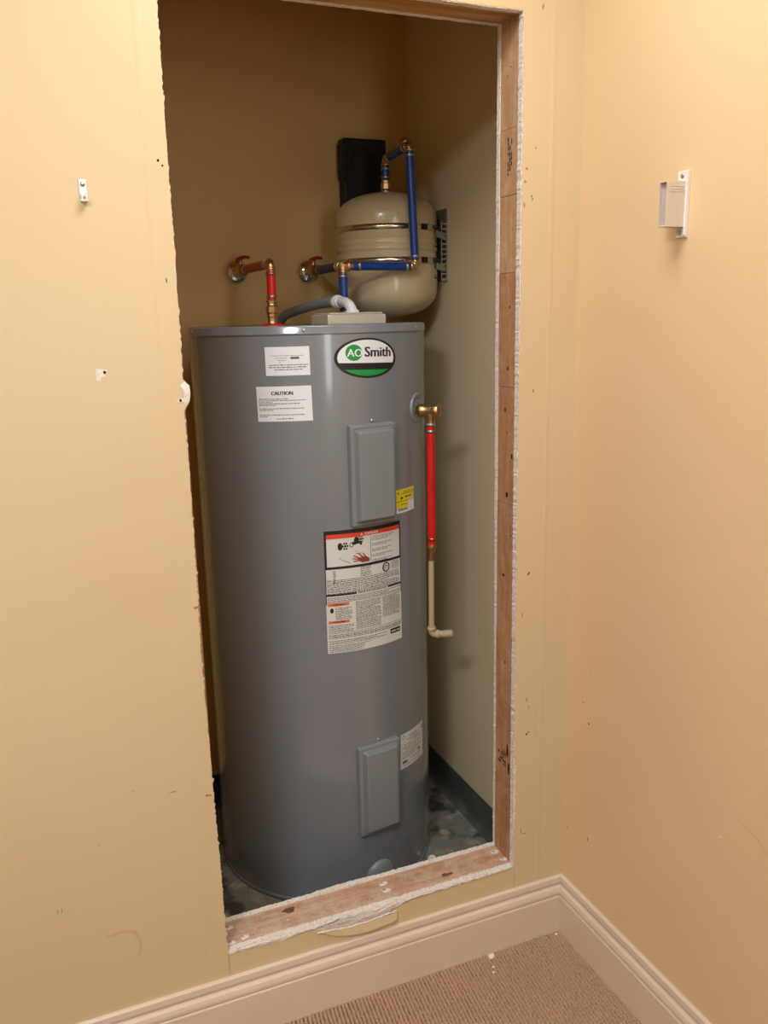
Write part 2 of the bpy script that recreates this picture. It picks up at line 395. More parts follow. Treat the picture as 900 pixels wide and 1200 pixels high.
def flap():
    T = [(-.640, .1915), (-.615, .190), (-.585, .1865), (-.55, .1845), (-.52, .1845), (-.49, .1865), (-.462, .1890), (-.4515, .1900)]
    Bt = [(-.630, .1885), (-.605, .176), (-.575, .168), (-.545, .164), (-.515, .163), (-.485, .166), (-.462, .170), (-.4525, .174)]
    n = len(T); rows = 4; vs = []; fs = []
    for i in range(n):
        for j in range(rows+1):
            t = j/rows; x = T[i][0]+(Bt[i][0]-T[i][0])*t; z = T[i][1]+(Bt[i][1]-T[i][1])*t
            w = .10+.75*math.sin(PI*(i+.3)/(n+.4))+(.45 if i >= n-2 else 0)
            vs.append((x, -.0015-.010*w*(.75+.35*t), z+.004*t*(1-t)))
    k = len(vs); vs += [(x, y+.0009, z) for x, y, z in vs]
    for i in range(n-1):
        for j in range(rows):
            a = i*(rows+1)+j; q = (a, a+rows+1, a+rows+2, a+1); fs.append(q); fs.append(tuple(c+k for c in q[::-1]))
    mb = MB(); mb.add(vs, fs, 0, True)
    # torn top rim of gypsum still stuck to the paper
    mb.build('torn_paper_flap', M['paint'], wall_front, label='yellow painted paper flap torn away under the sill')
    g = MB(); rn = random.Random(4); path = []
    for i in range(n*5-4):
        a = i/5; j = min(int(a), n-2); f = a-j
        w = .35+.65*math.sin(PI*a/(n-1))+(.45 if a >= n-2 else 0)
        path.append((T[j][0]+(T[j+1][0]-T[j][0])*f, -.0005-.0055*w, T[j][1]+(T[j+1][1]-T[j][1])*f+rn.uniform(.0, .002)))
    g.tube(path, [rn.uniform(.0012, .0028) for _ in path], 7); g.build('gypsum_crust', M['gypsum'], wall_front)
flap()
mb = MB(); mb.add([(-.462, -.0004, .192), (-.452, -.0004, .193), (-.4495, -.0004, .201), (-.457, -.0004, .203), (-.4635, -.0004, .198)], [(0, 1, 2, 3, 4)]); mb.build('chip_hollow', M['paper'], wall_front)

# marks on the front wall: screw pops, nicks, filled patches
fp = lambda x, z, h: (x, -h-.0001, z)
for (x, z, a, b) in [(-.8600, 1.783, .002, .0025), (-.853, 1.775, .0016, .002), (-.852, .9804, .005, .003), (-.846, .981, .003, .002), (-.857, .5831, .004, .0025), (-.851, .582, .003, .002),
                     (-.1179, 1.7477, .0022, .003), (-.1155, 1.742, .0015, .002), (-.106, 1.3537, .0022, .004), (-.1095, .9465, .002, .003), (-.113, .943, .0015, .0015),
                     (-.1042, .5567, .003, .0025), (-.109, .553, .002, .003), (-.098, 2.098, .0025, .006), (-.861, 1.586, .0010, .005), (-.11, 1.84, .001, .002), (-.13, 1.80, .003, .003), (-.133, 1.775, .0025, .003), (-.135, 1.73, .0022, .005)]:
    blob(x, z, a, b, 9, int(z*1000), fp, .0004).build('nail_pop', M['scuff'] if a > .0021 else M['dark'], wall_front)
for (x, z, a, b, s) in [(-.923, .6074, .008, .0012, 1), (-1.0, .628, .002, .0008, 2), (-1.07, .53, .002, .001, 3), (-.125, .851, .0015, .006, 4), (-.11, .64, .0015, .006, 5),
                        (-.105, .62, .001, .006, 6), (-1.15, .41, .001, .006, 7), (-1.158, .41, .001, .005, 8), (-.12, .30, .0015, .010, 9), (-.112, .292, .006, .0015, 12)]:
    blob(x, z, a, b, 8, s, fp, .0003).build('scuff_mark', M['scuff'], wall_front)
# blurred D-shaped smear near the skirting, and a narrow joint ridge beside the opening
sm = MB(); pts = [(-1.075, .325), (-1.045, .328), (-1.022, .322), (-1.012, .300), (-1.012, .275), (-1.020, .262)]
for a, b in zip(pts, pts[1:]):
    a, b = Vector(a), Vector(b); nrm = Vector((-(b-a).y, (b-a).x)).normalized()*.0035
    sm.add([(p.x, -.0003, p.y) for p in (a-nrm, b-nrm, b+nrm, a+nrm)], [(0, 1, 2, 3)])
sm.build('smear', M['scuff_faint'], wall_front)
def ridge(x0, x1, z0, z1, h, seed):
    mb = MB(); rn = random.Random(seed); n = 60; vs = []; fs = []
    for i in range(n+1):
        z = z0+(z1-z0)*i/n; dx = rn.uniform(-.0004, .0004); t = 1
        vs += [(x0-.006+dx, -.00005, z), (x0+dx, -h*t, z), (x1+dx, -h*t, z), (x1+.006+dx, -.00005, z)]
    for i in range(n):
        for j in range(3): k = i*4+j; fs.append((k, k+1, k+5, k+4))
    mb.add(vs, fs, 0, True); return mb.build('joint_ridge', M['paint'], wall_front)
ridge(-.880, -.876, .22, 2.49, .0007, 1); ridge(-.072, -.069, .16, 2.49, .0009, 2)
# white torn patch with a hole, and the broken-out chip at the edge of the opening
mb = MB(); mb.add([(x, -.0005, z) for x, z in ((-.9935, 1.4385), (-.983, 1.4375), (-.9805, 1.436), (-.9735, 1.4365), (-.976, 1.431), (-.9785, 1.4235), (-.9850, 1.424), (-.9870, 1.4165), (-.9935, 1.4185))], [tuple(range(9))])
mb.build('torn_patch', M['gypsum'], wall_front, label='small white torn patch in the paint left of the opening')
blob(-.9788, 1.4312, .0028, .0028, 10, 3, lambda x, z, h: (x, -h-.0005, z), .0005).build('screw_hole', M['dark'], wall_front)
mb = MB(); rn = random.Random(8)
cpts = [(-.8505, 1.4030), (-.8450, 1.4075), (-.8420, 1.4080), (-.8345, 1.4020), (-.8335, 1.385), (-.836, 1.3735), (-.843, 1.366), (-.8475, 1.3735), (-.846, 1.384), (-.8475, 1.393)]
vs = [(x, -.0006, z) for x, z in cpts] + [(-.8415, -.0035, 1.388)]
mb.add(vs, [(i, (i+1) % 10, 10) for i in range(10)]); mb.build('plaster_chip', M['gypsum'], wall_front, label='broken white plaster at the edge of the opening')
blob(-.8525, 1.3745, .006, .0045, 10, 6, fp, .0008).build('plaster_chip', M['gypsum'], wall_front)
blob(-.8520, 1.3755, .0028, .0028, 10, 3, lambda x, z, h: (x, -h-.0009, z), .0004).build('screw_hole', M['dark'], wall_front)

# other walls, ceiling, floors
mb = MB(); mb.box((0, YN, 0), (.012, 0, CH)); wall_right = struct('wall_right', mb, M['paint_right'])
rp = lambda y, z, h: (-h-.0001, y, z)
for (y, z, a, b, s, mm) in [(-.0902, .5972, .0025, .0025, 1, 'dark'), (-.066, .64, .005, .0012, 2, 'scuff'), (-.331, .540, .0025, .0025, 3, 'white_paint'), (-.502, .555, .0025, .0025, 4, 'white_paint'),
                            (-.10, .305, .002, .006, 5, 'scuff'), (-.09, .72, .0012, .01, 6, 'scuff_faint'), (-.02, .29, .0018, .004, 7, 'scuff')]:
    blob(y, z, a, b, 8, s, rp, .0004).build('scuff_mark', M[mm], wall_right)
mb = MB(); pts = [(-.53, .617), (-.555, .606), (-.59, .598), (-.62, .580), (-.66, .55)]
for a, b in zip(pts, pts[1:]): mb.add([(-.0004, a[0], a[1]), (-.0004, b[0], b[1]), (-.0004, b[0], b[1]+.0016), (-.0004, a[0], a[1]+.0016)], [(0, 1, 2, 3)])
mb.build('scratch', M['scuff_faint'], wall_right)
mb = MB(); mb.box((XL-.1, YN, 0), (XL, 0, CH)); struct('wall_left', mb, M['paint'])
mb = MB(); mb.box((XL-.1, YN-.1, 0), (.1, YN, CH)); struct('wall_near', mb, M['paint'])
mb = MB(); mb.box((XL, YN, CH), (0, 0, CH+.1)); struct('ceiling', mb, M['ceiling'])
mb = MB()
for lo, hi in (((-.65, YN, .99), (-.60, YN+.022, 2.25)), ((-.24, YN, .99), (-.19, YN+.022, 2.25)), ((-.60, YN, 2.195), (-.24, YN+.022, 2.25)), ((-.60, YN, .99), (-.24, YN+.022, 1.045))): mb.box(lo, hi)
fill_win = struct('window_1', mb, M['trim'])  # unseen window, added as a bright source for the heater to reflect
mb = MB(); mb.box((-.60, YN+.001, 1.045), (-.24, YN+.006, 2.195)); mb.build('pane', M['pane'], fill_win)
mb = MB(); mb.box((XL, YN, -.1), (0, 0, -.002)); floor = struct('floor', mb, M['carpet_base'])
CL = -.93
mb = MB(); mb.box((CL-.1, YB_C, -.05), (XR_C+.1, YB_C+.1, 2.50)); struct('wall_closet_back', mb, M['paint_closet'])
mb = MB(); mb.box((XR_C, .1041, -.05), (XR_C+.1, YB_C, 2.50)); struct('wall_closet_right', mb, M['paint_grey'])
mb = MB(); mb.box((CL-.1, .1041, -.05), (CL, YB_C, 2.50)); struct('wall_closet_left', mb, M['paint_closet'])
mb = MB(); mb.box((CL-.1, .1041, 2.5), (XR_C+.1, YB_C, 2.6)); struct('ceiling_closet', mb, M['paint_closet'])
mb = MB(); mb.box((CL, .1041, -.1), (XR_C, YB_C, 0)); struct('floor_closet', mb, M['concrete'])

# baseboards, mitred in the corner
PROF = [(0, .150), (.0055, .150), (.0082, .1475), (.0092, .136), (.0088, .1325), (.0050, .1305), (.0050, .1265), (.0098, .1250), (.0135, .121), (.0158, .113), (.0160, .1065),
        (.0125, .1050), (.0125, .1020), (.0150, .1008), (.0165, .0990), (.0168, .0), (0, 0)]
def baseboard(name, fn, L):
    mb = MB(); n = len(PROF); vs = [fn(d, z, 0) for d, z in PROF]+[fn(d, z, L) for d, z in PROF]
    mb.add(vs, [(i, (i+1) % n, n+(i+1) % n, n+i) for i in range(n)]+[tuple(range(n))[::-1], tuple(range(n, 2*n))])
    return struct(name, mb, M['trim'])
baseboard('baseboard_front', lambda d, z, t: ((-d if t == 0 else XL), -d, z), 1)
baseboard('baseboard_right', lambda d, z, t: (-d, (-d if t == 0 else YN), z), 1)
# vinyl cove base in the closet, toe curling onto the slab
CP = [(0, .100), (.003, .100), (.0035, .03), (.006, .014), (.012, .005), (.020, .0015), (.021, .0), (0, 0)]
mb = MB(); n = len(CP)
vs = [(XR_C-d, .105, z) for d, z in CP]+[(XR_C-d, YB_C, z) for d, z in CP]
mb.add(vs, [(i, (i+1) % n, n+(i+1) % n, n+i) for i in range(n)]+[tuple(range(n))[::-1], tuple(range(n, 2*n))]); struct('baseboard_closet_right', mb, M['cove'])
mb = MB(); vs = [(CL, YB_C-d, z) for d, z in CP]+[(XR_C-.02, YB_C-d, z) for d, z in CP]
mb.add(vs, [(i, (i+1) % n, n+(i+1) % n, n+i) for i in range(n)]+[tuple(range(n))[::-1], tuple(range(n, 2*n))]); struct('baseboard_closet_back', mb, M['cove'])

# carpet: rows of yarn loops
def carpet():
    mb = MB(); rn = random.Random(2)
    pitch, step = .0088, .0062; ang = math.atan2(.0125, .1336)   # rows lean slightly off the wall direction
    ca, sa = math.cos(ang), math.sin(ang)
    vs, fs = [], []
    for i in range(-30, 135):
        for j in range(-40, 140):
            u = -i*pitch; v = -j*step + (i % 2)*step*.5
            x = u*ca + v*sa*1.0; y = v*ca - u*sa*1.0
            x += rn.uniform(-.0006, .0006); y += rn.uniform(-.0006, .0006)
            if not (-.98 < x < -.0130 and -.62 < y < -.0150): continue
            a = .0037*rn.uniform(.85, 1.1); b = .0038; h = rn.uniform(.0035, .0052); k = len(vs)
            c1, s1 = ca, sa
            for (du, dv, z) in [(-a, -b, -.002), (a, -b, -.002), (a, b, -.002), (-a, b, -.002), (-a*.62, -b*.6, h*.8), (a*.62, -b*.6, h*.8), (a*.62, b*.6, h*.8), (-a*.62, b*.6, h*.8), (0, 0, h)]:
                vs.append((x+du*c1+dv*s1, y-du*s1+dv*c1, z))
            fs += [(k, k+1, k+5, k+4), (k+1, k+2, k+6, k+5), (k+2, k+3, k+7, k+6), (k+3, k, k+4, k+7), (k+4, k+5, k+8), (k+5, k+6, k+8), (k+6, k+7, k+8), (k+7, k+4, k+8)]
    mb.add(vs, fs, 0, True)
    o = mb.build('carpet_pile', M['carpet'], floor, kind='stuff'); o['label'] = 'ribbed tan loop-pile carpet'
carpet()

# ceiling lamps (frames around the lamps)
for loc, p in LAMPS:
    t = thing('ceiling_light', 'square ceiling light panel above the room, near the cut wall' if p < 15 else 'square ceiling light panel farther from the cut wall', 'light', (loc[0], loc[1], CH))
    x, y = loc[0], loc[1]; s = .30
    mb = MB()
    for lo, hi in (((x-s, y-s, 2.46), (x+s, y-s+.04, CH)), ((x-s, y+s-.04, 2.46), (x+s, y+s, CH)), ((x-s, y-s+.04, 2.46), (x-s+.04, y+s-.04, CH)), ((x+s-.04, y-s+.04, 2.46), (x+s, y+s-.04, CH))):
        mb.box(lo, hi)
    mb.build('frame', M['white_paint'], t)
    mb = MB(); mb.box((x-s+.04, y-s+.04, 2.475), (x+s-.04, y+s-.04, 2.485)); mb.build('diffuser', M['lamp_face'], t)

# ------------------------------------------------------------------ water heater
HX, HY, HR, HH = -.411, .612, .305, 1.500
heater = thing('water_heater', 'tall grey cylindrical electric water heater standing in the closet opening', 'water heater', (HX, HY, 0))
def cyl(phi, r, z): a = math.radians(phi); return Vector((HX+r*math.sin(a), HY-r*math.cos(a), z))
mb = MB(); mb.lathe([(.3045, .012), (.305, .02), (.305, 1.4815)], (HX, HY, 0), n=160, caps=False); mb.build('jacket', M['heater'], heater)
mb = MB(); mb.lathe([(.303, 1.4790), (.3068, 1.4795), (.3078, 1.4815), (.3068, 1.4835), (.3068, 1.4965), (.3056, 1.4995), (.302, 1.5003), (.298, 1.4985), (.05, 1.4985), (.0001, 1.4985)], (HX, HY, 0), n=160, caps=False)
mb.build('top_pan', M['heater'], heater)
mb = MB(); mb.lathe([(.29, 0), (.3060, 0), (.3066, .006), (.3062, .0115), (.304, .0125)], (HX, HY, 0), n=120); mb.build('base_ring', M['heater'], heater)
for ph in (-84.3, -19.2, 43.5, 108, 172, 236):
    mb = MB(); a = math.radians(ph); screw(mb, cyl(ph, .3065, 1.4895), (math.sin(a), -math.cos(a), 0), .0035); mb.build('screw', M['zinc'], heater)

# access panels: stamped covers in front of a flat flange
def access_panel(phi, z0, z1, hw):
    a = math.radians(phi); ex = Vector((math.cos(a), math.sin(a), 0)); en = Vector((math.sin(a), -math.cos(a), 0)); ez = Vector((0, 0, 1))
    cz = (z0+z1)/2; hh = (z1-z0)/2; c = Vector((HX, HY, cz)); mb = MB()
    rings = [(hw, hh, .292, .003), (hw, hh, .3130, .003), (hw-.0025, hh-.0025, .3165, .003), (hw-.0075, hh-.0075, .3170, .003), (hw-.0085, hh-.0085, .3155, .003), (hw-.0100, hh-.0100, .3160, .003), (hw-.0150, hh-.0150, .3300, .005), (hw-.0175, hh-.0175, .3315, .005)]
    vs = []; n = 0
    for (w_, h_, r_, cr_) in rings:
        ring = []
        for (sx, sz, a0) in ((1, 1, 0), (-1, 1, 90), (-1, -1, 180), (1, -1, 270)):
            for k in range(5):
                t = math.radians(a0+k*22.5); ring.append((sx*(w_-cr_)+cr_*math.cos(t), sz*(h_-cr_)+cr_*math.sin(t)))
        n = len(ring); vs += [c+ex*x+ez*z+en*r_ for x, z in ring]
    fs = [(k*n+i, k*n+(i+1) % n, (k+1)*n+(i+1) % n, (k+1)*n+i) for k in range(len(rings)-1) for i in range(n)]
    fs.append(tuple(range((len(rings)-1)*n, len(rings)*n))); mb.add(vs, fs, 0, False)
    p = mb.build('access_panel', M['panel'], heater)
    s = MB(); screw(s, cyl(phi+.4, .3065, z1+.0072), en, .0038); s.build('screw', M['zinc'], p)
    # thin flange around the cover
    f = MB(); d = math.degrees((hw+.0045)/HR); m_ = 10; vs = []
    for i in range(m_+1):
        ph = phi-d+2*d*i/m_; vs += [cyl(ph, .3054, z0-.004), cyl(ph, .3054, z1+.014), cyl(ph, .3045, z1+.0145), cyl(ph, .3045, z0-.0045)]
    fs = []
    for i in range(m_):
        k = i*4; fs += [(k, k+4, k+5, k+1), (k+1, k+5, k+6, k+2), (k+3, k+7, k+4, k)]
    fs += [(0, 1, 2, 3), (m_*4+3, m_*4+2, m_*4+1, m_*4)]
    f.add(vs, fs, 0, False); f.build('flange', M['heater'], p)
access_panel(10.0, 1.0245, 1.2685, .0635)
access_panel(9.2, .190, .4415, .0615)

# ---- printed labels wrapped on the jacket
class Label:
    """flat drawing in metres (u right, v up, origin label centre) wrapped on the heater"""
    def __init__(s, phi, z, rot=0.0, R=HR, ax=(HX, HY)): s.phi, s.z, s.rot, s.R, s.ax = phi, z, math.radians(rot), R, ax
    def pt(s, u, v, lift):
        c, n = math.cos(s.rot), math.sin(s.rot); u, v = u*c-v*n, u*n+v*c
        a = math.radians(s.phi)+u/s.R; r = s.R+lift
        return (s.ax[0]+r*math.sin(a), s.ax[1]-r*math.cos(a), s.z+v)
    def rect(s, mb, u0, u1, v0, v1, lift, thick=True):
        n = max(1, int(abs(u1-u0)/.008)); vs = []; fs = []
        for i in range(n+1):
            u = u0+(u1-u0)*i/n; vs += [s.pt(u, v0, lift), s.pt(u, v1, lift)]
        fs = [(2*i, 2*i+2, 2*i+3, 2*i+1) for i in range(n)]; mb.add(vs, fs)
    def poly(s, mb, pts, lift): mb.add([s.pt(u, v, lift) for u, v in pts], [tuple(range(len(pts)))])
    def ell(s, mb, cu, cv, ru, rv, lift, vmin=None, vmax=None, n=48):
        """ellipse, optionally cut between two heights, built of vertical slivers"""
        k = 30; prev = None
        for i in range(k+1):
            t = -math.cos(PI*i/k); u = cu+ru*t; h = rv*math.sqrt(max(0, 1-t*t)); lo, hi = cv-h, cv+h
            if vmin is not None: lo = max(lo, vmin)
            if vmax is not None: hi = min(hi, vmax)
            if hi < lo: hi = lo = (vmin if vmin is not None and hi < vmin else vmax)
            cur = (u, lo, hi)
            if prev and (prev[2]-prev[1] > 1e-7 or hi-lo > 1e-7):
                mb.add([s.pt(prev[0], prev[1], lift), s.pt(u, lo, lift), s.pt(u, hi, lift), s.pt(prev[0], prev[2], lift)], [(0, 1, 2, 3)])
            prev = cur
    def words(s, mb, u0, u1, v, h, seed, lift, dens=1.0, fill=1.0):
        rn = random.Random(seed); u = u0; end = u0+(u1-u0)*fill
        while u < end-h:
            L = h*rn.choice([1.2, 2, 2.6, 3.4, 4.5]); L = min(L, end-u)
            s.rect(mb, u, u+L, v, v+h*rn.uniform(.75, 1), lift); u += L+h*.8/dens
    def para(s, mb, u0, u1, vtop, vbot, pitch, seed, lift, hfrac=.5):
        rn = random.Random(seed); v = vtop-pitch; i = 0
        while v >= vbot-1e-6:
            s.words(mb, u0, u1, v, pitch*hfrac, seed*100+i, lift, fill=rn.choice([1, 1, .97, .98, .8])); v -= pitch; i += 1
    def text(s, mb, string, cu, cv, height, lift, width=None, bold=0.0, align='CENTER'):
        cu_ = bpy.data.curves.new('t', 'FONT'); cu_.body = string; cu_.size = 1.0; cu_.align_x = 'LEFT'; cu_.offset = 0; cu_.resolution_u = 3
        o = bpy.data.objects.new('t', cu_); COL.objects.link(o)
        dg = bpy.context.evaluated_depsgraph_get(); me = bpy.data.meshes.new_from_object(o.evaluated_get(dg))
        vs = [v.co.copy() for v in me.vertices]; fs = [tuple(p.vertices) for p in me.polygons]
        bpy.data.objects.remove(o); bpy.data.curves.remove(cu_); bpy.data.meshes.remove(me)
        x0 = min(v.x for v in vs); x1 = max(v.x for v in vs); y0 = min(v.y for v in vs); y1 = max(v.y for v in vs)
        k = height/(y1-y0); kx = (width/(x1-x0)) if width else k; W = (x1-x0)*kx
        off = -W/2 if align == 'CENTER' else 0
        for q_, d in enumerate((0,) if not bold else (-1, -.33, .33, 1)):
            mb.add([s.pt(cu+off+(v.x-x0)*kx+d*bold*height, cv+(v.y-y0)*k, lift+q_*.00002) for v in vs], fs)
L1, L2, L3, L4, L5 = .0006, .0009, .0012, .0015, .0018
def sheet(lab, hu, hv, mname, name, label, corners=None):
    mb = MB(); n = 14; vs = []; fs = []
    for i in range(n+1):
        u = -hu+2*hu*i/n; vs += [lab.pt(u, -hv, L1), lab.pt(u, hv, L1), lab.pt(u, hv, .0), lab.pt(u, -hv, .0)]
    for i in range(n): k = 4*i; fs += [(k, k+4, k+5, k+1), (k+1, k+5, k+6, k+2), (k+3, k+7, k+4, k)]
    fs += [(0, 1, 2, 3), (4*n+3, 4*n+2, 4*n+1, 4*n)]
    mb.add(vs, fs, 0, False); return mb.build(name, M[mname], heater, label=label)

# brand badge
B = Label(9.2, 1.4225, rot=-1.8); ru, rv = .0845, .0462
mb = MB(); k = 56
vs = [B.pt(ru*math.cos(2*PI*i/k), rv*math.sin(2*PI*i/k), 0) for i in range(k)]
B.ell(mb, 0, 0, ru, rv, .0012); m0 = MB(); m0.v, m0.f, m0.m, m0.sm = mb.v, mb.f, mb.m, mb.sm
vs2 = [B.pt(ru*math.cos(2*PI*i/k), rv*math.sin(2*PI*i/k), .0012) for i in range(k)]
mb.add(vs+vs2, [(i, (i+1) % k, k+(i+1) % k, k+i) for i in range(k)])
badge = mb.build('brand_badge', M['black_print'], heater, label='oval badge with green AO circle and Smith lettering')
iu, iv = ru-.0075, rv-.0045
mb = MB(); B.ell(mb, 0, 0, iu, iv, .0016, vmin=-.0115, vmax=.06); mb.build('white_field', M['white_label'], badge)
mb = MB(); B.ell(mb, 0, 0, iu, iv, .0016, vmin=-.06, vmax=-.0270); mb.build('green_field', M['green_print'], badge)
mb = MB(); B.ell(mb, -.0365, .0120, .0212, .0185, .0019); mb.build('green_circle', M['green_print'], badge)
mb = MB(); B.text(mb, 'AO', -.0345, .0030, .0175, .0023, width=.0375, bold=.035); mb.build('lettering', M['white_label'], badge)
mb = MB(); B.text(mb, 'Smith', .0285, .0030, .0225, .0023, width=.0740, bold=.05); mb.build('lettering', M['black_print'], badge)

# white notice label
N = Label(-26.9, 1.4210, rot=.5); sh_ = sheet(N, .0518, .0325, 'white_label', 'notice_label', 'small white notice label left of the oval badge')
mb = MB(); N.words(mb, -.038, .038, .012, .0012, 3, L2); N.words(mb, -.028, .0, .0065, .0012, 4, L2); N.words(mb, -.022, -.002, .0015, .0012, 5, L2); N.words(mb, -.02, -.014, -.004, .001, 5, L2)
N.rect(mb, .008, .028, .0045, .0095, L2)
for i, (a, b) in enumerate([(-.044, .047), (-.044, .047), (-.03, .036)]): N.words(mb, a, b, -.0095-i*.0052, .0022, 10+i, L2)
mb.build('printed_lines', M['grey_print'], sh_)
# caution label
Cn = Label(-29.2, 1.3235, rot=.9); sh_ = sheet(Cn, .0655, .0405, 'white_label', 'caution_label', 'larger white caution label below the notice')
mb = MB(); Cn.text(mb, 'CAUTION', -.003, .0205, .0085, L2, width=.0510, bold=.07); mb.build('heading', M['black_print'], sh_)
mb = MB(); v = .0145
for i, (f, g) in enumerate([(.62, 1), (.98, 1), (.3, 1), (.85, 1), (.35, 0), (0, 0), (.93, 1), (.33, 1), (0, 0), (0, 0), (.95, 1), (.2, 1)]):
    if f: Cn.words(mb, -.061, -.061+.115*f, v-.0037*(i+1), .0019, 30+i, L2)
Cn.words(mb, -.018, .020, -.0355, .0024, 55, L2); mb.build('printed_lines', M['grey_print'], sh_)

# large danger / warning label
D = Label(6.0, .8605); hu, hv = .1075, .1565
dl = sheet(D, hu, hv, 'cream_label', 'danger_label', 'tall white danger and warning label with red bars and small print')
mb = MB()
t = .0055; yb = .0635   # bottom of the boxed part
D.rect(mb, -hu, hu, hv-.010, hv, L2); D.rect(mb, -hu, hu, yb-.004, yb+.0025, L2); D.rect(mb, -hu, -hu+t, yb, hv-.010, L2); D.rect(mb, hu-.004, hu, yb, hv-.010, L2)
D.rect(mb, .011, .0122, yb+.004, hv-.021, L2)                         # divider
D.rect(mb, -hu, -hu+.002, -.030, yb, L2); D.rect(mb, hu-.002, hu, -.03, yb, L2)
D.rect(mb, -hu, hu, -.0085, -.0035, L2)                               # bar with heading
D.rect(mb, -hu, hu, -.0250, -.0240, L2); D.rect(mb, -hu+.004, hu-.002, -.105, -.1042, L2)
D.rect(mb, .066, .100, -.1345, -.1215, L2)
mb.build('black_frame', M['black_print'], dl)
mb = MB(); D.rect(mb, -hu+t, hu-.004, hv-.0205, hv-.010, L3); D.poly(mb, [(-.030, yb+.029), (-.012, yb+.030), (-.011, yb+.0315), (-.03, yb+.0305)], L3)
mb.build('red_bar', M['red_print'], dl)
mb = MB(); D.text(mb, 'DANGER', .015, hv-.0182, .0062, L4, width=.036, bold=.05); mb.build('danger_heading', M['cream_label'], dl)
mb = MB(); D.poly(mb, [(-.017, hv-.0182), (-.009, hv-.0182), (-.013, hv-.0118)], L4); mb.build('alert_triangle', M['cream_label'], dl)
mb = MB(); D.rect(mb, -.030, .060, -.0085, -.0035, L3); mb.build('heading_field', M['cream_label'], dl)
mb = MB(); D.text(mb, 'IMPORTANT INFORMATION', .015, -.0079, .0038, L4, width=.080, bold=.06); mb.build('heading', M['black_print'], dl)
for va, vb in ((-.0345, -.0265), (-.0790, -.0720)):
    mb = MB(); D.rect(mb, -hu+.004, -.050, va, vb, L2); mb.build('warning_bar', M['orange_print'], dl)
    mb = MB(); D.text(mb, 'WARNING', -.076, va+.0018, .0040, L3, width=.03, bold=.05); mb.build('warning_heading', M['black_print'], dl)
mb = MB(); D.ell(mb, -.094, -.0455, .0045, .0065, L2); mb.build('drop_symbol', M['black_print'], dl)
# pictogram: two taps, spout, water, hand
mb = MB()
def ring(mb, cu, cv, r0, r1, lift, n=18, sq=.8):
    for i in range(n):
        a, b = 2*PI*i/n, 2*PI*(i+1)/n
        D.poly(mb, [(cu+r0*sq*math.cos(a), cv+r0*math.sin(a)), (cu+r1*sq*math.cos(a), cv+r1*math.sin(a)), (cu+r1*sq*math.cos(b), cv+r1*math.sin(b)), (cu+r0*sq*math.cos(b), cv+r0*math.sin(b))], lift)
def tap(cu, cv, s):
    for i in range(6):
        a = PI*i/3; D.ell(mb, cu+s*.8*math.cos(a), cv+s*math.sin(a), s*.32, s*.34, L2)
    D.ell(mb, cu, cv, s*.4, s*.42, L2)
pz = yb+.002
D.ell(mb, -.0685, pz+.050, .006, .0095, L2); tap(-.0555, pz+.050, .0075); ring(mb, -.0395, pz+.052, .0045, .0065, L2)
D.ell(mb, -.0265, pz+.062, .0065, .0085, L2); tap(-.0155, pz+.0635, .0075)
D.poly(mb, [(-.040, pz+.057), (-.034, pz+.0595), (-.016, pz+.0595), (-.012, pz+.056), (-.012, pz+.049), (-.018, pz+.049), (-.019, pz+.0535), (-.036, pz+.0505)], L2)
mb.build('tap_pictogram', M['black_print'], dl); mb = MB(); D.poly(mb, [(-.072, pz+.020), (-.0715, pz+.021), (-.025, pz+.036), (-.025, pz+.035)], L2); D.poly(mb, [(-.072, pz+.020), (-.0715, pz+.019), (-.045, pz+.006), (-.044, pz+.007)], L2)
mb.build('basin_outline', M['black_print'], dl)
mb = MB(); D.ell(mb, .056, yb-.0175, .0115, .0125, L2); mb.build('symbol_disc', M['black_print'], dl)
mb = MB(); ring(mb, .056, yb-.0175, .0062, .0095, L3, 16, .8); D.poly(mb, [(.053, yb-.024), (.060, yb-.022), (.058, yb-.013), (.054, yb-.015)], L3); mb.build('round_symbol', M['cream_label'], dl)
mb = MB()
D.poly(mb, [(-.002, pz+.004), (.007, pz+.004), (.008, pz+.012), (-.001, pz+.018), (-.012, pz+.019), (-.020, pz+.016), (-.021, pz+.009), (-.013, pz+.004)], L2)
for (a, b, c, d, w_) in [(-.018, .015, -.036, .024, .0014), (-.020, .013, -.038, .0165, .0013), (-.020, .010, -.036, .009, .0013), (-.012, .018, -.024, .030, .0014), (-.002, .016, -.010, .027, .0014)]:
    p, q = Vector((a, b)), Vector((c, d)); nn = Vector((-(q-p).y, (q-p).x)).normalized()*w_
    D.poly(mb, [(x.x, x.y+pz) for x in (p-nn*1.3, p+nn*1.3, q+nn, q-nn)], L2)
mb.build('hand_pictogram', M['hand_print'], dl)
mb = MB()
v = hv-.027
for k_, nl in enumerate([3, 2, 2, 2, 2]):
    for i in range(nl): D.words(mb, .015, .086 if i < nl-1 else .066, v, .0020, 70+k_*5+i, L2, fill=random.Random(k_*9+i).uniform(.8, 1)); v -= .0043
    v -= .0052
D.para(mb, -.088, -.080, yb-.006, yb-.042, .0048, 81, L2); D.para(mb, -.018, .012, yb-.002, yb-.030, .0044, 82, L2)
D.para(mb, .074, .1, yb-.004, yb-.026, .0042, 83, L2)
D.para(mb, -hu+.004, hu-.006, yb-.029, yb-.068, .0042, 84, L2, .55)
D.para(mb, -hu+.004, hu-.004, -.0100, -.0225, .0040, 85, L2, .5)
D.para(mb, -.085, -.042, -.0370, -.0710, .0040, 86, L2, .5); D.para(mb, -hu+.004, -.040, -.0815, -.103, .0040, 87, L2, .5)
D.para(mb, -.033, .038, -.0270, -.103, .0035, 88, L2, .55); D.para(mb, .043, .102, -.0270, -.085, .0035, 89, L2, .55)
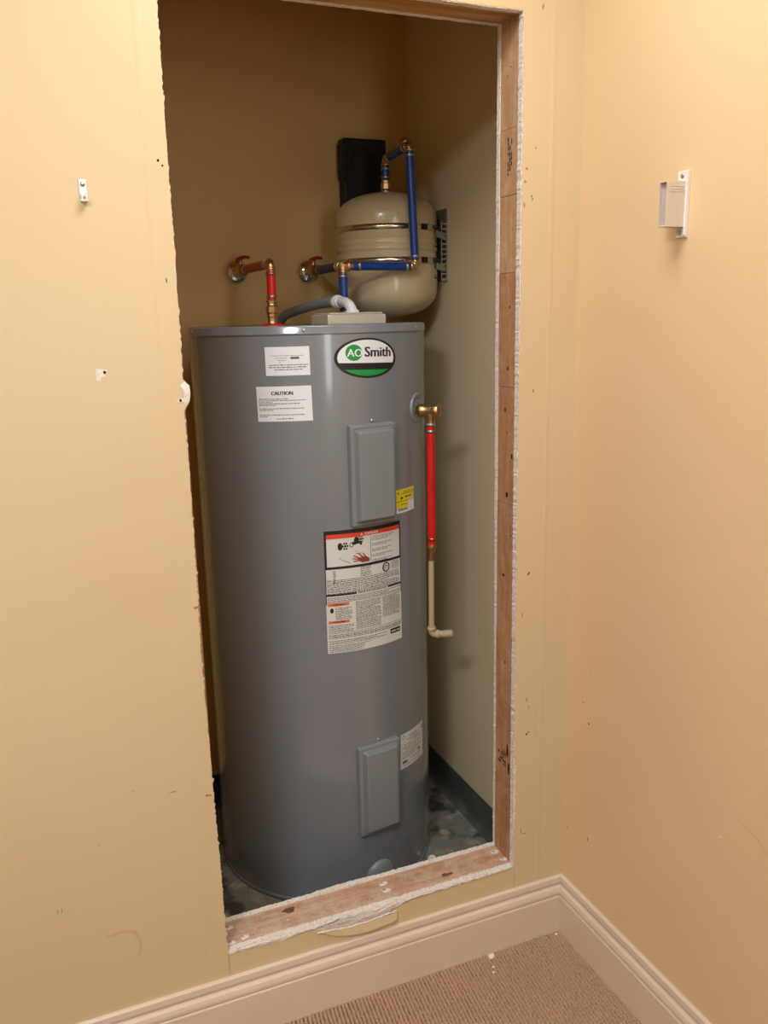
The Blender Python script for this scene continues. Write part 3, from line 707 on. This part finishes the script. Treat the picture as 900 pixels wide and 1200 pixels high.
D.para(mb, -hu+.004, hu-.004, -.1065, -.1200, .0038, 90, L2, .6); D.para(mb, -hu+.004, .055, -.1215, -.134, .0038, 91, L2, .5)
D.para(mb, -hu+.004, .01, -.1345, -.154, .0038, 92, L2, .5)
mb.build('small_print', M['grey_print'], dl)
mb = MB(); D.words(mb, .069, .097, -.130, .0035, 95, L3); mb.build('logo_print', M['cream_label'], dl)

# yellow label
Yl = Label(31.2, 1.0640); hu, hv = .0385, .0300
yl = sheet(Yl, hu, hv, 'yellow_print', 'yellow_label', 'small yellow and white label beside the upper panel')
mb = MB(); Yl.rect(mb, .010, hu, -hv, .002, L2); Yl.rect(mb, -hu, .010, -hv, -.018, L2); mb.build('white_field', M['white_label'], yl)
mb = MB(); Yl.ell(mb, -.031, .021, .0026, .0026, L2); Yl.ell(mb, .031, .021, .0022, .0022, L2)
Yl.poly(mb, [(-.021, .003), (-.021, .012), (-.010, .0075)], L2); Yl.words(mb, -.02, .026, .0175, .0022, 3, L2); Yl.words(mb, -.012, .02, .0225, .0018, 4, L2)
Yl.words(mb, -.006, .026, .008, .0035, 5, L2); Yl.rect(mb, -hu, hu, -.0005, .0005, L3); Yl.words(mb, -.02, .004, -.010, .0025, 7, L2)
for i in range(20): Yl.rect(mb, -.032+i*.002, -.032+i*.002+(.0013 if i % 3 else .0007), -.0245, -.0185, L3)
mb.build('printed_marks', M['black_print'], yl)
# rating label near the foot
Rl = Label(34.6, .3790, rot=-2.0); hu, hv = .0580, .0500
rl = sheet(Rl, hu, hv, 'cream_label', 'rating_label', 'cream rating label beside the lower panel')
mb = MB()
for i in range(14):
    a, b = 2*PI*i/14, 2*PI*(i+1)/14
    Rl.poly(mb, [(-.047+.004*math.cos(a), .040+.0045*math.sin(a)), (-.047+.0055*math.cos(a), .040+.006*math.sin(a)), (-.047+.0055*math.cos(b), .040+.006*math.sin(b)), (-.047+.004*math.cos(b), .040+.0045*math.sin(b))], L2)
Rl.rect(mb, .047, .053, .030, .043, L2); Rl.rect(mb, -.050, -.030, -.036, -.0285, L2); Rl.rect(mb, .022, .036, -.022, -.016, L2)
for i, (a, b, v) in enumerate([(-.02, .02, .036), (-.03, .03, .028), (-.045, -.01, .016), (.0, .035, .02), (-.05, .03, .009), (-.04, .015, .002), (-.05, .04, -.006), (-.045, .01, -.013), (-.05, .0, -.020), (-.02, .04, -.030), (-.045, .05, -.043)]):
    Rl.words(mb, a, b, v, .0022, 60+i, L2)
mb.build('printed_marks', M['grey_print'], rl)

# drain valve dome at the foot, relief port rosette
a = math.radians(9.2); en = Vector((math.sin(a), -math.cos(a), 0))
mb = MB(); mb.lathe([(.043, 0), (.043, .006), (.038, .012), (.028, .017), (.012, .020), (.0001, .0205)], cyl(9.2, .301, .052), en, 32); mb.build('drain_cover', M['panel'], heater)
a = math.radians(43.5); er = Vector((math.sin(a), -math.cos(a), 0))
mb = MB(); mb.lathe([(.0385, 0), (.0385, .0055), (.036, .0075), (.030, .0072), (.026, .004), (.020, .0035), (.0001, .0035)], cyl(43.5, .3005, 1.289), er, 36); mb.build('port_rosette', M['panel'], heater)
# wiring box lid on top
mb = MB(); bx = Matrix.Rotation(math.radians(4), 3, 'Z'); oc = Vector((-.353, .455, 0))
mb.box((-.078, -.052, 1.4985), (.078, .052, 1.523), basis=bx, org=oc); jb = mb.build('wiring_box', M['jbox'], heater, bevel=.003)
mb = MB(); mb.box((-.071, -.046, 1.523), (.071, .046, 1.5275), basis=bx, org=oc); mb.build('lid', M['jbox'], jb, bevel=.002)
mb = MB(); mb.lathe([(.030, 0), (.030, .003), (.016, .006), (.012, .006)], (-.521, .545, 1.4987), n=28); mb.build('hot_port_ring', M['red_pex'], heater)
mb = MB(); mb.lathe([(.030, 0), (.030, .003), (.016, .006), (.012, .006)], (-.317, .575, 1.4987), n=28); mb.build('cold_port_ring', M['blue_pex'], heater)

# ------------------------------------------------------------------ pipework helpers
def ringpart(p, axis, parent, r=.0125, w=.007, m='steel', name='crimp_ring'):
    mb = MB(); mb.lathe([(r-.0015, -w/2), (r, -w/2), (r+.0004, 0), (r, w/2), (r-.0015, w/2)], p, axis, 22, caps=False); return mb.build(name, M[m], parent)
def elbow(p, d1, d2, parent, r=.0105, L=.02, m='brass'):
    p, d1, d2 = Vector(p), Vector(d1).normalized(), Vector(d2).normalized(); mb = MB()
    path = [p+d1*L]+arc(p+d1*L*.55, p, p+d2*L*.55, 8)+[p+d2*L]
    mb.tube(path, r, 18)
    for d in (d1, d2): mb.lathe([(r*.9, L*.45), (r+.0022, L*.5), (r+.0022, L*.8), (r*.9, L*.85)], p, d, 20)
    return mb.build('elbow', M[m], parent)
def tube_part(path, parent, m, r=.0111, name='tube'): mb = MB(); mb.tube(path, r, 20); return mb.build(name, M[m], parent)
def escutcheon(p, parent):
    mb = MB(); mb.lathe([(.035, 0), (.0362, .002), (.0355, .007), (.0325, .013), (.0265, .0185), (.0185, .0225), (.0140, .0235), (.0135, .027)], p, (0, -1, 0), 36); return mb.build('escutcheon', M['chrome'], parent)
def lever(p, parent, d=(1, 0, 0)):
    """small ball-valve body with a lever handle on top, pipe runs along y"""
    mb = MB(); mb.lathe([(.010, -.026), (.0145, -.024), (.0145, -.014), (.0165, -.010), (.0175, 0), (.0165, .010), (.0145, .014), (.0145, .024), (.010, .026)], p, (0, 1, 0), 20)
    mb.lathe([(.006, .012), (.006, .026), (.004, .030)], p, (0, 0, 1), 14); v = mb.build('valve', M['brass'], parent)
    h = MB(); p = Vector(p); d = Vector(d)
    h.tube([p+Vector((0, 0, .024))-d*.010, p+Vector((0, 0, .029))-d*.006, p+Vector((0, 0, .034))+d*.004, p+Vector((0, 0, .037))+d*.014, p+Vector((0, 0, .036))+d*.028], [.005, .0062, .0055, .0048, .004], 12)
    h.build('handle', M['red_handle'], v); return v
X, Y, Z = Vector((1, 0, 0)), Vector((0, 1, 0)), Vector((0, 0, 1))

# hot line
hot = thing('hot_water_line', 'red hot-water pipe from the leftmost chrome wall rosette down to the heater top', 'pipe', (-.521, .545, 1.503))
ex, ez = -.5165, 1.6495
escutcheon((ex, YB_C, ez), hot); lever((ex-.002, .862, ez), hot, (1, .2, 0))
mb = MB(); mb.tube([(ex, YB_C-.018, ez), (ex, .886, ez)], .011, 18); mb.build('stub', M['brass'], hot)
tube_part([(ex-.001, .838, ez), (-.520, .565, ez)], hot, 'dull_red', .0115)
ringpart((ex-.002, .80, ez), Y, hot); ringpart((-.520, .58, ez), Y, hot)
elbow((-.5205, .545, ez), Y, -Z, hot)
tube_part([(-.5205, .545, ez-.019), (-.521, .545, 1.560)], hot, 'red_pex'); ringpart((-.5205, .545, 1.625), Z, hot, m='copper'); ringpart((-.521, .545, 1.570), Z, hot)
mb = MB(); mb.lathe([(.0125, 0), (.0125, .018), (.0145, .019), (.0145, .026), (.0135, .027), (.0165, .030), (.0165, .044), (.0130, .047), (.0115, .052), (.0150, .053), (.0150, .058), (.0110, .060)], (-.521, .545, 1.502), n=8, smooth=False)
mb.build('union', M['brass'], hot)

# cold line with branch to the expansion tank
PY = .575
cold = thing('cold_water_line', 'blue cold-water piping from the chrome wall rosette to the heater and tank', 'pipe', (-.317, PY, 1.503))
cx, cz = -.3000, 1.6480
escutcheon((cx-.002, YB_C, cz+.002), cold); lever((cx-.004, .865, cz+.001), cold, (1, .1, 0))
mb = MB(); mb.tube([(cx-.002, YB_C-.018, cz+.001), (cx-.003, .886, cz+.001)], .011, 18); mb.build('stub', M['brass'], cold)
tube_part([(cx-.005, .842, cz), (-.318, PY+.030, cz-.002)], cold, 'dull_blue', .0118); ringpart((cx-.007, .80, cz), Y, cold); ringpart((-.315, PY+.045, cz-.002), Y, cold, m='steel')
TP = Vector((-.3205, PY, 1.6455))
mb = MB(); r = .0108
mb.tube([TP+Y*.03, TP-Y*.006], r, 18); mb.tube([TP-X*.004, TP+X*.032], r, 18); mb.tube([TP+Z*.004, TP-Z*.026], r, 18)
for d in (Y, X, -Z): mb.lathe([(r*.9, .010), (r+.003, .011), (r+.003, .018), (r*.9, .019)], TP, d, 20)
mb.build('tee', M['brass'], cold)
for d, o_ in ((Y, .022), (Y, .030), (-Z, .026)): ringpart(TP+d*o_, d, cold, .0138, .006, 'steel')
tube_part([TP-Z*.020, (-.3190, PY, 1.515)], cold, 'blue_pex', .0115)
mb = MB(); mb.lathe([(.0125, 0), (.0125, .015), (.0150, .016), (.0150, .030), (.0125, .031)], (-.319, PY, 1.502), n=8, smooth=False); mb.build('union', M['brass'], cold)
EL = Vector((-.1145, PY, 1.6445))
tube_part([TP+X*.026, EL-X*.014], cold, 'blue_pex'); ringpart(TP+X*.044, X, cold, .0126, .008); ringpart(EL-X*.026, X, cold, .0126, .008, 'steel')
elbow(EL, -X, Z, cold)
ET = Vector((-.1275, PY, 1.9480))
dv = (ET-EL).normalized()
tube_part([EL+dv*.017, ET-dv*.014], cold, 'blue_pex'); ringpart(EL+dv*.026, dv, cold, .0126, .007, 'steel'); ringpart(ET-dv*.026, dv, cold, .0126, .007)
TK = Vector((-.125, .740, 0)); ETK = Vector((-.125, .740, 1.938))
elbow(ET, -dv, (ETK-ET), cold); d2 = (ETK-ET).normalized()
tube_part([ET+d2*.014, ETK-d2*.014], cold, 'blue_pex'); ringpart(ET+d2*.028, d2, cold, .0126, .007, 'steel'); ringpart(ETK-d2*.028, d2, cold, .0126, .007, 'steel')
mb = MB(); mb.lathe([(.008, 0), (.013, .001), (.013, .006), (.006, .010)], ET+Z*.006-X*.012, (-.6, -.2, .7), 12); mb.build('vent_cap', M['copper'], cold)
elbow(ETK, -d2, -Z, cold)
tube_part([ETK-Z*.016, ETK-Z*.052], cold, 'blue_pex'); ringpart(ETK-Z*.024, Z, cold, .0126, .007, 'steel'); ringpart(ETK-Z*.046, Z, cold, .0126, .007, 'steel')
mb = MB(); mb.lathe([(.0115, 0), (.0155, .002), (.0155, .016), (.0125, .018), (.0125, .024), (.0105, .026)], ETK-Z*.079, n=8, smooth=False); mb.build('union', M['brass'], cold)

# ------------------------------------------------------------------ expansion tank and its bracket
tank = thing('expansion_tank', 'cream pressure tank strapped to the closet wall above the heater', 'tank', (TK.x, TK.y, 1.513))
R = .140
prof = [(.0001, 1.514), (.040, 1.516), (.075, 1.522), (.105, 1.534), (.125, 1.550), (.136, 1.566), (.1385, 1.578), (R, 1.590), (R, 1.684), (R-.0018, 1.686), (R-.0018, 1.689), (R+.0012, 1.692), (R+.0012, 1.7), (R-.0015, 1.7025), (R-.0015, 1.705), (R, 1.708),
        (R, 1.716), (R-.0016, 1.7185), (R-.0016, 1.721), (R, 1.7235), (R, 1.780), (.1385, 1.792), (.134, 1.804), (.122, 1.820), (.100, 1.834), (.070, 1.844), (.035, 1.850), (.018, 1.8515), (.0001, 1.8515)]
mb = MB(); mb.lathe(prof, (TK.x, TK.y, 0), n=96, caps=False); mb.build('shell', M['tank'], tank)
mb = MB(); mb.lathe([(.0125, 1.850), (.0145, 1.853), (.0145, 1.859), (.0115, 1.8595)], (TK.x, TK.y, 0), n=18); mb.build('port', M['steel'], tank)
TL = Label(52, 1.6190, R=R, ax=(TK.x, TK.y))
def tsheet(hu, hv, m, name, cu=0, cv=0, lift=.0008, parent=None):
    mb = MB(); TL.rect(mb, cu-hu, cu+hu, cv-hv, cv+hv, lift); return mb.build(name, M[m], parent or tank)
sp_ = tsheet(.024, .022, 'cream_label', 'spec_label')
mb = MB(); TL.rect(mb, -.018, .02, -.002, .002, .0012); TL.rect(mb, -.018, -.01, .002, .007, .0012); mb.build('blue_logo', M['blue_pex'], sp_)
mb = MB()
for i in range(8): TL.words(mb, -.021, .021, .016-.0045*i-(.006 if i > 2 else 0), .0012, i, .0012)
mb.build('small_print', M['grey_print'], sp_)

br = thing('tank_bracket', 'galvanised slotted wall bracket with two polished straps around the cream tank', 'bracket', (XR_C, .74, 1.61))
# slotted wall plate: ladder of metal between two rails
mb = MB()
y0, y1 = .664, .800; xw = XR_C-.0002
mb.box((xw-.0025, y0, 1.611), (xw, y1, 1.806))
mb.box((xw-.020, y0, 1.611), (xw-.0025, y0+.002, 1.618))
z = 1.618
while z < 1.765:
    mb.box((xw-.020, y0, z+.0095), (xw-.0025, y0+.002, z+.0135)); z += .0135
mb.box((xw-.0045, y0-.0005, 1.611), (xw-.0025, y0+.002, 1.772)); mb.box((xw-.0205, y0-.0005, 1.611), (xw-.0180, y0+.002, 1.772))
mb.build('wall_plate', M['galv'], br)
for zb in (1.7500, 1.6640):
    mb = MB(); n = 90; wv = .0072; r0, r1 = R+.0012, R+.0028
    mb.lathe([(r0-.002, zb-wv-.0005), (r1, zb-wv), (r1, zb+wv), (r0-.002, zb+wv+.0005)], (TK.x, TK.y, 0), n=96, caps=False); mb.build('strap', M['band'], br)
    mb = MB(); mb.add([(-.020, .640, zb-.004), (-.020, .640, zb-.022), (XR_C-.004, .668, zb-.030), (XR_C-.004, .668, zb-.012),
                       (-.020, .643, zb-.004), (-.020, .643, zb-.022), (XR_C-.004, .671, zb-.030), (XR_C-.004, .671, zb-.012)],
                      [(0, 1, 2, 3), (7, 6, 5, 4), (0, 3, 7, 4), (1, 5, 6, 2), (0, 4, 5, 1), (3, 2, 6, 7)]); mb.build('strut', M['galv'], br)
    a = math.radians(49); c = Vector((TK.x+(R+.004)*math.sin(a), TK.y-(R+.004)*math.cos(a), zb+.001))
    mb = MB(); mb.lathe([(.004, -.018), (.0065, -.016), (.0065, .014), (.004, .018)], c, (math.cos(a), math.sin(a), 0), 10); mb.build('clamp_screw', M['black'], br)
    a = math.radians(22.5); c = Vector((TK.x+(R+.0032)*math.sin(a), TK.y-(R+.0032)*math.cos(a), zb))
    tl = Label(22.5, zb, R=R+.0032, ax=(TK.x, TK.y)); mb = MB(); tl.rect(mb, -.012, .012, -.0076, .0076, .0004); mb.build('strap_gap', M['black'], br)

# ------------------------------------------------------------------ black box on the back wall
bxp = thing('control_box', 'matt black plastic box on the closet back wall behind the tank', 'box', (-.125, YB_C, 1.83))
mb = MB(); mb.box((-.194, YB_C-.050, 1.832), (-.062, YB_C-.0002, 2.018)); mb.build('housing', M['black'], bxp, bevel=.004)
mb = MB(); mb.box((-.2005, YB_C-.056, 1.905), (-.186, YB_C-.012, 2.005)); mb.build('side_latch', M['black'], bxp, bevel=.003)
mb = MB(); mb.box((-.170, YB_C-.0535, 1.978), (-.085, YB_C-.0500, 1.990)); mb.box((-.170, YB_C-.0525, 1.862), (-.080, YB_C-.05, 1.974)); mb.build('front_plate', M['black'], bxp, bevel=.001)

# ------------------------------------------------------------------ flexible conduit into the wiring box
cdt = thing('electrical_conduit', 'grey flexible conduit with white elbow entering the box on the heater top', 'conduit', (-.335, .53, 1.53))
path = []
for a, b, c in (((-.430, .918, 1.30), (-.425, .918, 1.50), (-.405, .82, 1.527)), ((-.405, .82, 1.527), (-.375, .70, 1.552), (-.354, .585, 1.5545)), ((-.354, .585, 1.5545), (-.350, .56, 1.555), (-.347, .540, 1.555))):
    path += arc(a, b, c, 14)[:-1]
path.append(Vector((-.347, .540, 1.555)))
mb = MB(); mb.tube(path, [.0128+.0005*(i % 2) for i in range(len(path))], 18); mb.build('flexible_hose', M['conduit'], cdt)
mb = MB(); mb.lathe([(.013, 0), (.0175, .002), (.0175, .014), (.0155, .016), (.0155, .024), (.013, .026)], (-.348, .558, 1.555), (.12, -1, 0), 12, smooth=False); mb.build('compression_nut', M['white_plastic'], cdt)
mb = MB(); mb.tube(arc((-.345, .534, 1.555), (-.340, .478, 1.556), (-.3365, .470, 1.528), 12), [.0125]*13, 20); mb.lathe([(.0165, 0), (.0165, .005), (.013, .007)], (-.3365, .470, 1.5275), n=24); mb.build('elbow_fitting', M['white_plastic'], cdt)

# ------------------------------------------------------------------ relief valve and discharge pipe at the heater's right
rv_ = thing('relief_valve_line', 'brass relief valve with red and cream discharge pipe beside the heater', 'pipe', (-.176, .360, .66))
c0 = cyl(43.5, .304, 1.283); PX = Vector((-.1775, .3595, 0))
px, py = PX.x, PX.y
ax_ = Vector((px, py, 0))-Vector((HX, HY, 0)); ax_.z = 0; ra = ax_.length; ax_.normalize(); zc = 1.2835
cc = Vector((HX, HY, zc))
mb = MB()
mb.lathe([(.0105, .303), (.0105, .312), (.0155, .313), (.0165, .322), (.0150, .327), (.0135, .331), (.0135, .338), (.0140, .350), (.0160, .353), (.0178, .357), (.0178, .364), (.0150, .369), (.008, .372), (.0001, .373)], cc, ax_, 20)
pc = Vector((px, py, zc)); mb.lathe([(.0128, -.010), (.0128, .016), (.0112, .021), (.0112, .034)], pc, (0, 0, -1), 18)
vb = mb.build('valve_body', M['brass'], rv_)
mb = MB(); lv = pc+ax_*.028
mb.tube([lv+Z*.014, lv+Z*.006+X*.004, lv-Z*.004+X*.008, lv-Z*.018+X*.010], [.0009]*4, 6); mb.build('lever_wire', M['steel'], vb)
ringpart(pc-Z*.035, Z, rv_, .0125, .007, 'galv'); ringpart(pc-Z*.052, Z, rv_, .0125, .007, 'steel')
tube_part([pc-Z*.036, (px, py, .936)], rv_, 'red_pex'); ringpart((px, py, .952), Z, rv_, .0125, .007, 'copper')
mb = MB(); mb.lathe([(.0070, 0), (.0105, .010), (.0125, .016), (.0115, .022)], (px, py, .915), n=18); mb.build('reducer', M['brass'], rv_)
mb = MB(); mb.tube([(px-.001, py, .920), (px-.002, py, .884)], .0068, 14); mb.build('copper_stub', M['copper_pipe'], rv_)
ex_ = Vector((px-.003, py, .690)); de = Vector((.93, -.37, .0)).normalized()
mb = MB(); mb.tube([(px-.002, py, .893), ex_+Z*.012], .0078, 16); mb.build('drop_pipe', M['cpvc'], rv_)
elbow(ex_, Z, de, rv_, r=.0095, L=.024, m='cpvc')
mb = MB(); mb.tube([ex_+de*.018, ex_+de*.056], .0085, 16); mb.lathe([(.0085, .030), (.0100, .031), (.0100, .054), (.0075, .0555), (.0075, .045)], ex_, de, 18, caps=False); mb.build('outlet', M['cpvc'], rv_)

# ------------------------------------------------------------------ small things on the walls
ho = thing('wall_holder', 'beige plastic box holder on a white screwed plate on the right wall', 'holder', (0, -.313, 1.641))
mb = MB(); mb.box((-.0045, -.3260, 1.6410), (-.0001, -.2985, 1.7535)); pl = mb.build('back_plate', M['white_paint'], ho, bevel=.0012)
mb = MB(); mb.box((-.0075, -.3260, 1.6440), (-.0045, -.3205, 1.7515)); mb.build('raised_rim', M['white_paint'], pl, bevel=.0008)
for z in (1.7450, 1.6490):
    mb = MB(); screw(mb, (-.0045, -.311, z), (-1, 0, 0), .0042); mb.build('screw', M['steel'], pl)
x0, x1, ya, yb_, za, zb = -.0470, -.0045, -.3225, -.3010, 1.6585, 1.7345; tt = .0022
mb = MB(); mb.box((x0, ya, za), (x1, ya+tt, zb)); mb.box((x0, yb_-tt, za), (x1, yb_, zb)); mb.box((x0, ya+tt, za), (x1, yb_-tt, za+tt)); mb.box((x0, ya+tt, zb-tt), (x1, yb_-tt, zb)); 
for k in range(3): mb.box((x0+.006, ya-.0006, 1.7255-.0045*k), (x1-.004, ya, 1.7268-.0045*k))
mb.build('box_shell', M['beige_plastic'], ho, bevel=.0007)
mb = MB(); mb.box((x0+.006, ya+tt, za+tt), (x0+.008, yb_-tt, zb-tt)); mb.build('inner_panel', M['grey_inside'], ho)

cl = thing('cable_clip', 'tiny white clip screwed to the wall left of the opening', 'clip', (-.986, 0, 1.715))
mb = MB(); mb.box((-.9925, -.0022, 1.7205), (-.9800, -.0002, 1.7480)); mb.build('back_plate', M['white_plastic'], cl, bevel=.001)
mb = MB(); screw(mb, (-.9862, -.0022, 1.7400), (0, -1, 0), .0038); mb.build('screw', M['steel'], cl)
mb = MB(); mb.tube(arc((-.9895, -.001, 1.726), (-.9895, -.016, 1.722), (-.9895, -.012, 1.715), 6), .0015, 8); mb.tube(arc((-.9825, -.001, 1.726), (-.9825, -.016, 1.722), (-.9825, -.012, 1.715), 6), .0015, 8)
mb.box((-.9915, -.0135, 1.7120), (-.9805, -.0002, 1.7150)); mb.build('hook', M['white_plastic'], cl, bevel=.0006)

def chip(name, x, y, z, s, seed, label, mname='gypsum', cat='debris', group=None):
    rn = random.Random(seed); vs = []; n = 8; rings = [(1.0, 0), (.95, .35), (.55, .7), (.0, .8)]
    for (rr, h) in rings:
        for i in range(n):
            a = 2*PI*i/n; k = rr*(1+rn.uniform(-.3, .3)); vs.append((x+s*1.4*k*math.cos(a), y+s*k*math.sin(a), z+s*h*(1+rn.uniform(-.2, .2))))
    fs = [(k*n+i, k*n+(i+1) % n, (k+1)*n+(i+1) % n, (k+1)*n+i) for k in range(3) for i in range(n)]+[tuple(range(n))[::-1]]
    mb = MB(); mb.add(vs, fs); return tag(mb.build(name, M[mname]), label, cat, group)
chip('plaster_chip', -.214, -.026, .003, .0075, 1, 'white plaster chip on the carpet against the front skirting')
chip('plaster_crumb', -.228, -.060, .004, .0028, 2, 'tiny plaster crumb on the carpet just below the large chip')
chip('plaster_crumb', -.236, -.075, .004, .0026, 3, 'tiny plaster crumb on the carpet, lowest and leftmost')
chip('plaster_crumb', -.030, -.028, .004, .0030, 4, 'tiny plaster crumb in the carpet corner under the skirting')
chip('rubble_piece', -.1736, .385, .0005, .008, 5, 'white rubble piece on the closet floor beside the heater foot')
chip('rubble_piece', -.155, .362, .0005, .005, 6, 'small pale rubble piece on the closet floor nearest the sill')
